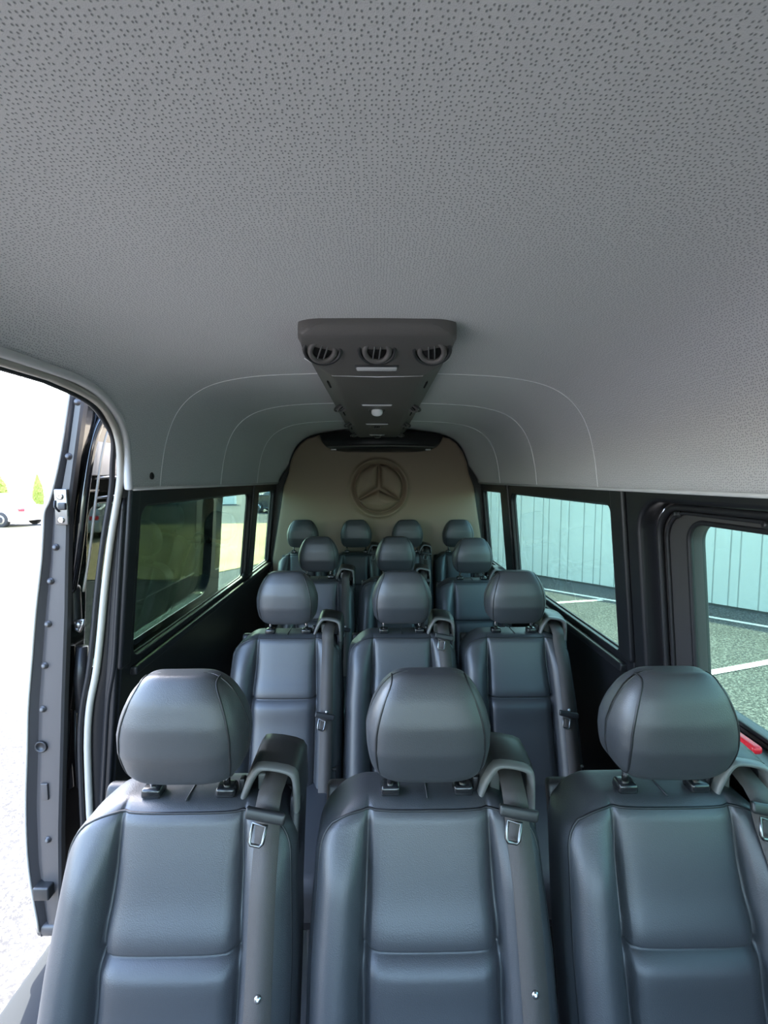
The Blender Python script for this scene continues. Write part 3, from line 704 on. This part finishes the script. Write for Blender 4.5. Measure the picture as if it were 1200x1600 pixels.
def tower(parent, x0, sc=1.0):
    # U-shaped hood; x0 = local centre
    def U(w, hh, z0, lean):  # polyline of arch (left leg foot -> right leg foot)
        return [(-w - lean, z0), (-w - lean * .6, z0 + hh * .45), (-w * 0.98 - lean * .1, z0 + hh * .82), (-w * .80, z0 + hh * .98), (-w * .5, z0 + hh), (0, z0 + hh * .97), (w * .55, z0 + hh * .90), (w * .86, z0 + hh * .82), (w, z0 + hh * .68), (w * 1.03, z0 + hh * .30), (w * 1.04, z0 - 0.02)]
    fo = U(0.044 * sc, 0.075, 0.945, 0.026); fi = U(0.032 * sc, 0.062, 0.945, 0.024); bo = U(0.047 * sc, 0.083, 0.945, 0.008)
    mid = U(0.046 * sc, 0.079, 0.945, 0.022)
    n = len(fo)
    # front frame (lighter)
    V = []; F = []
    for (ring, y) in ((fi, 0.004), (fi, -0.012), ([(a[0] * .5 + c[0] * .5, a[1] * .5 + c[1] * .5) for a, c in zip(fi, fo)], -0.018), (fo, -0.013), (fo, 0.004)):
        for (x, z) in ring: V.append((x0 + x, y, z))
    for k in range(4):
        for i in range(n - 1): F.append((k * n + i, k * n + i + 1, (k + 1) * n + i + 1, (k + 1) * n + i))
    o = mesh('belt_guide_frame', V, F, M['frame'], parent); o.modifiers.new('s', 'SUBSURF').levels = 1; o.modifiers['s'].render_levels = 2
    V = []; F = []
    for (ring, y) in ((fo, 0.000), (mid, 0.02), (bo, 0.055), (bo, 0.080), ([(x * .9, z - .01) for x, z in bo], 0.092)):
        for (x, z) in ring: V.append((x0 + x, y, z))
    for k in range(4):
        for i in range(n - 1): F.append((k * n + i, k * n + i + 1, (k + 1) * n + i + 1, (k + 1) * n + i))
    F.append(tuple(4 * n + i for i in range(n)))
    # dark inside
    base = len(V)
    for (x, z) in fi: V.append((x0 + x, 0.003, z))
    for (x, z) in fi: V.append((x0 + x, 0.060, z))
    for i in range(n - 1): F.append((base + i, base + i + 1, base + n + i + 1, base + n + i))
    F.append(tuple(base + n + i for i in range(n)))
    h = mesh('belt_guide_hood', V, F, M['hood'], parent); edge_split(h, 50)
    b = MB(); b.rbox((x0 - 0.028 * sc, 0.022, 0.965), (0.010, 0.012, 0.022), 0.004); b.build('belt_guide_insert', M['frame'], parent)
    return h
def make_seat(hw=0.206, sx=0.112, tz=None, tx=0.160, name='passenger_seat'):
    root = empty(name)
    B = Back(hw, sx); B.build(root); B.piping(root); headrest(root); tower(root, tx + 0.004, 1.0 if hw > .2 else .85)
    # side column under the hood and back shell
    b = MB(); b.rbox((0, 0.0, 0.66), (hw * .97, 0.012, 0.27), 0.010, fn=lambda p: (p[0], p[1] + SLOPE * (p[2] + 0.66 - 0.95) + 0.078, p[2]))
    b.build('back_shell', M['plastic'], root)
    b = MB(); b.rbox((hw - 0.006, 0.0, 0.66), (0.011, 0.045, 0.29), 0.010, fn=lambda p: (p[0], p[1] + SLOPE * (p[2] + 0.66 - 0.95) + 0.045, p[2]))
    b.build('side_cover', M['plastic'], root)
    # cushion and base
    b = MB(); b.rbox((0, -0.36, 0.40), (hw, 0.235, 0.065), 0.04, n=6, fn=lambda p: (p[0], p[1], p[2] - 0.03 * (p[1] < -.1) * ((p[1] + .1) / .135) ** 2 * 0 + 0.008 * math.cos(p[0] * 8)))
    b.build('seat_cushion', M['leather'], root)
    b = MB(); b.rbox((0, -0.34, 0.31), (hw * .92, 0.20, 0.035), 0.01); b.build('seat_base', M['plastic'], root)
    for x in (-hw * .8, hw * .8):
        for y in (-0.50, -0.16):
            b = MB(); b.rbox((x, y, 0.14), (0.02, 0.03, 0.14), 0.006); b.build('leg', M['plastic'], root)
    # belt
    P = [(tx + 0.006, 0.058, 0.995), (tx + 0.005, 0.03, 0.992), (tx + 0.003, 0.0, 0.984), (tx, -0.030, 0.978), (tx - 0.001, -0.052, 0.962)]
    for z in [0.945 - 0.02 * i for i in range(26)]:
        y0 = min(B.surf(tx + q, z, 0.0)[1] for q in (-0.02, 0, 0.02) if tx + q < hw - .01)
        P.append((tx + 0.004 * math.sin((0.95 - z) * 5), y0 - 0.005, z))
    b = MB(); b.ribbon(P, 0.044, 0.0014); st = b.build('seat_belt', M['belt'], root)
    z = tz if tz else 0.955; y0 = B.surf(tx, z)[1] - 0.012
    if not tz: y0 -= 0.012
    tilt = Matrix.Rotation(math.radians(12), 3, 'Y') @ Matrix.Rotation(math.radians(-18), 3, 'X')
    b = MB(); b.rbox((tx - 0.002, y0, z), (0.036, 0.006, 0.010), 0.005, mtx=tilt, fn=lambda p: (p[0], p[1] + p[0] ** 2 * -2, p[2] + p[0] ** 2 * 5)); tg = b.build('belt_tongue', M['hood'], st)
    b = MB(); q = [(-0.013, 0.0), (0.013, 0.0), (0.012, -0.040), (0.0, -0.046), (-0.012, -0.040)]
    q = [(-0.012, -0.008), (0.012, -0.008), (0.012, -0.036), (0.008, -0.041), (-0.008, -0.041), (-0.012, -0.036)]
    b.tube([Vector((tx - 0.008, y0 - 0.003, z)) + tilt @ Vector((u, 0, v)) for u, v in q], 0.0032, 8, closed=True); b.build('tongue_plate', M['dsteel'], tg)
    b = MB(); b.lathe([(0.006, 0), (0.006, 0.003), (0.003, 0.005), (0, 0.005)], (tx + 0.004, B.surf(tx, .715)[1] - 0.006, 0.715), (0, -1, 0.2), 12); b.build('belt_button', M['steel'], st)
    # buckle at the cushion side
    b = MB(); b.rbox((hw - 0.012, -0.19, 0.50), (0.013, 0.012, 0.035), 0.006, mtx=Matrix.Rotation(math.radians(-12), 3, 'X')); bk = b.build('buckle', M['plastic'], root)
    b = MB(); b.rbox((hw - 0.012, -0.199, 0.531), (0.008, 0.006, 0.004), 0.003); b.build('buckle_button', M['dsteel'], bk)
    return root
G = 'three-abreast seats in rows one to three'
s0 = make_seat()
sT = make_seat(tz=0.70)          # tongue hanging lower
sN = make_seat(hw=0.177, sx=0.094, tx=0.140)
def put(src, used, x, y, z, label, group, rz=0.0):
    o = src if not used else copy_tree(src)
    o.location = (x, y, z); o.rotation_euler = (0, 0, rz); tag(o, label, 'seat', group); return o
put(s0, 0, -0.360, 0.825, 0, 'black leather seat nearest the open sliding door in the front row', G)
put(s0, 1, 0.094, 0.825, 0, 'black leather seat in the middle of the nearest row, belt tongue high on its shoulder', G)
put(s0, 1, 0.552, 0.825, 0, 'black leather seat of the nearest row beside the right front window', G)
put(sT, 0, -0.350, 1.725, 0, 'black leather seat in the second row on the open door side, tongue halfway down', G)
put(s0, 1, 0.094, 1.725, 0, 'black leather seat in the middle of the second row', G)
put(sT, 1, 0.536, 1.725, 0, 'black leather second-row seat by the right window, belt tongue hanging halfway down', G)
put(sT, 1, -0.345, 2.605, 0.02, 'small looking black third-row seat on the left, half hidden by the row before', G)
put(s0, 1, 0.104, 2.605, 0.02, 'middle black seat of the third row, mostly hidden behind the second row', G)
put(s0, 1, 0.556, 2.605, 0.01, 'black seat of the third row on the right, by the side window', G)
G4 = 'narrow seats of the last row'
for i, (x, l) in enumerate(((-0.555, 'narrow black seat at the far left end of the last row'), (-0.160, 'narrow black seat second from the left in the last row'), (0.222, 'narrow black seat third from the left in the last row below the star'), (0.600, 'narrow black seat at the far right end of the last row'))):
    put(sN, i > 0, x, 3.32, 0.052, l, G4)

# ------------------------------------------------------------------ outside
GZ = -0.6
b = MB(); b.add([(-60, -30, GZ), (60, -30, GZ), (60, 90, GZ), (-60, 90, GZ)], [(0, 1, 2, 3)]); b.build('floor_ground', M['asphalt'], kind='structure', smooth=False)
V = [(-30, 9.5, GZ + .012), (-4.2, 9.5, GZ + .012), (-1.8, 13, GZ + .012), (-3.2, 22, GZ + .012), (-30, 19, GZ + .012)]
o = mesh('grass_verge', V, [(0, 1, 2, 3, 4)], M['grass'], smooth=False); tag(o, 'dry yellow grass strip beyond the left rear windows', 'grass'); o['kind'] = 'stuff'
def stripe(name, p, q, w):
    d = (Vector(q) - Vector(p)).normalized() * 1.0; nrm = Vector((-d.y, d.x)) * w / 2; z = GZ + 0.006
    V = [(p[0] + nrm.x, p[1] + nrm.y, z), (q[0] + nrm.x, q[1] + nrm.y, z), (q[0] - nrm.x, q[1] - nrm.y, z), (p[0] - nrm.x, p[1] - nrm.y, z)]
    return mesh(name, V, [(0, 1, 2, 3)], M['line'], kind='structure', smooth=False)
stripe('trim_21', (0.6, 11.1), (9.5, 2.75), 0.10)
stripe('trim_22', (4.0, 7.80), (-0.5, 6.9), 0.10)
stripe('trim_23', (6.4, 5.62), (1.6, 4.15), 0.10)
stripe('trim_24', (1.6, 10.1), (-2.2, 9.2), 0.10)
# corrugated wall at the right
A = Vector((0.4, 13.0, 0)); Bp = Vector((10.5, 2.35, 0)); D = (Bp - A).normalized(); NV = Vector((-D.y, D.x, 0)) ; L_ = (Bp - A).length
if NV.y > 0: NV = -NV
V = []; F = []; u = 0.0; prof = []
rib = 0.42
while u < L_:
    prof += [(u, 0), (u + rib - 0.022, 0), (u + rib - 0.016, -0.016), (u + rib - 0.006, -0.016)]; u += rib; rib = 0.13 + 0.22 * ((len(prof) * 7) % 5) / 5
for (u, d) in prof:
    p = A + D * u + NV * d
    V += [(p.x, p.y, GZ + 0.045), (p.x, p.y, 3.2)]
for i in range(len(prof) - 1): F.append((2 * i, 2 * i + 2, 2 * i + 3, 2 * i + 1))
sw = mesh('metal_clad_building', V, F, M['siding'], smooth=False); tag(sw, 'pale metal sided wall with upright ribs across the lot on the right', 'building')
q = [A + NV * -0.02, Bp + NV * -0.02, Bp - NV * 5, A - NV * 5]
b = MB(); b.add([(p.x, p.y, z) for z in (GZ, 3.25) for p in q], [(0, 1, 5, 4), (1, 2, 6, 5), (2, 3, 7, 6), (3, 0, 4, 7), (4, 5, 6, 7)]); b.build('building_core', M['sidebase'], sw, smooth=False)
# cars
def car(name, loc, rz, m, label, suv=False):
    r = empty(name, loc, rz); H = 0.22 if suv else 0.0
    low = [(-2.25, .35), (-2.30, .62), (-2.18, .88 + H), (-1.1, .98 + H), (0.0, .98 + H), (1.2, .96 + H), (2.0, .82 + H), (2.28, .60), (2.25, .30), (0, .22), (-2.2, .26)]
    def extr(pr, wfun, mname, nm):
        V = []; n = len(pr)
        for s in (-1, 1):
            for (x, z) in pr: V.append((x, s * wfun(x, z), z))
        F = [tuple(range(n)), tuple(range(n, 2 * n))[::-1]] + [(i, (i + 1) % n, n + (i + 1) % n, n + i) for i in range(n)]
        o = mesh(nm, V, F, mname, r, smooth=False); md = o.modifiers.new('b', 'BEVEL'); md.width = 0.06; md.segments = 3; return o
    extr(low, lambda x, z: 0.88 - 0.06 * max(0, abs(x) - 1.7), m, 'body')
    back = -2.1 if suv else -1.55
    cab = [(back, .93 + H), (back + .25, 1.38 + H), (back + .6, 1.46 + H), (0.3, 1.46 + H), (1.25, .93 + H)]
    extr(cab, lambda x, z: 0.82 - 0.28 * max(0, z - .95 - H), m, 'cabin')
    gl = [(back + .22, 1.02 + H), (back + .42, 1.36 + H), (0.25, 1.38 + H), (0.95, 1.02 + H)]
    extr(gl, lambda x, z: 0.835 - 0.28 * max(0, z - .95 - H), M['carglass'], 'side_window').modifiers.clear()
    b = MB(); b.add([(back - 0.005, y, 1.0 + H) for y in (-.68, .68)] + [(back + .215, y, 1.36 + H) for y in (.6, -.6)], [(0, 1, 2, 3)]); b.build('rear_window', M['carglass'], r)
    b = MB(); b.add([(1.20, y, 1.0 + H) for y in (-.68, .68)] + [(0.42, y, 1.41 + H) for y in (.6, -.6)], [(0, 1, 2, 3)]); b.build('windscreen', M['carglass'], r)
    for x in (-1.4, 1.42):
        for s in (-1, 1):
            b = MB(); b.lathe([(.20, -.10), (.31, -.10), (.34, -.07), (.34, .07), (.31, .10), (.20, .10)], (x, s * .80, .34), (0, 1, 0), 28); w = b.build('wheel', M['tyre'], r)
            b = MB(); b.lathe([(.0, .09), (.2, .105), (.205, .06)], (x, s * .80, .34), (0, s, 0), 24); b.build('hubcap', M['rim'], w)
    b = MB(); b.rbox((-2.29, 0, .62), (.01, .26, .07), .008); b.build('licence_plate', M['white'], r)
    for s in (-1, 1):
        b = MB(); b.rbox((-2.24, s * .68, .78), (.05, .14, .07), .02); b.build('tail_lamp', M['red'], r)
        b = MB(); b.rbox((2.22, s * .66, .68), (.06, .15, .07), .02); b.build('head_lamp', M['lens'], r)
    tag(r, label, 'car'); return r
car('parked_car', (-17.9, 21.0, GZ), math.radians(172), M['carw'], 'white car seen through the open sliding door, washed out by the sun')
car('parked_car', (-11.4, 17.6, GZ), math.radians(112), M['carg'], 'pale car seen through the slid-back door glass, beside the seal', True)
car('parked_car', (-6.0, 29.0, GZ), math.radians(168), M['card'], 'dark car at the top of the rearmost left window', True)
# slim conifers
def conifer(loc, h, r, label, lean=0.0):
    o = empty('conifer', loc); n = 34; k = 26; V = []; F = []; rr_ = random.Random(int(h * 100))
    for j in range(k + 1):
        t = j / k; rad = r * (math.sin(PI * min(1, t * .5 + .16)) ** .8) * (1 - t ** 2.2) + 0.01
        for i in range(n):
            a = 2 * PI * i / n; q = rad * (1 + rr_.uniform(-.16, .16)); V.append((q * math.cos(a) + lean * t * h, q * math.sin(a), 0.15 + t * h + rr_.uniform(-.04, .04)))
    for j in range(k):
        for i in range(n): F.append((j * n + i, j * n + (i + 1) % n, (j + 1) * n + (i + 1) % n, (j + 1) * n + i))
    mesh('foliage', V, F, M['leaf'], o, smooth=False)
    b = MB(); b.tube([(0, 0, 0), (0, 0, .5)], .06, 8); b.build('trunk', M['bark'], o)
    tag(o, label, 'tree', 'slim conifers by the white wall'); return o
conifer((-25.6, 31.0, GZ), 2.5, 0.50, 'leaning yellow-green cone-shaped conifer at the left edge of the view', -0.12)
conifer((-23.6, 31.5, GZ), 2.35, 0.36, 'smaller upright yellow-green conifer beside the open door edge')
b = MB(); b.rbox((-34, 38.0, 0.55), (22, 0.3, 1.15), 0.05); o = b.build('garden_wall', M['stucco']); tag(o, 'low white wall behind the conifers', 'wall')
b = MB(); b.rbox((-37, 47.0, 0.9), (8, 3, 1.9), 0.05)
b.add([(-46, 43.5, 2.8), (-28.5, 43.5, 2.8), (-28.5, 51, 2.8), (-46, 51, 2.8), (-44, 47, 4.1), (-31, 47, 4.1)], [(0, 1, 5, 4), (1, 2, 5), (2, 3, 4, 5), (3, 0, 4)])
o = b.build('low_building', M['stucco'], smooth=False); tag(o, 'pale low building far behind the white wall', 'building')
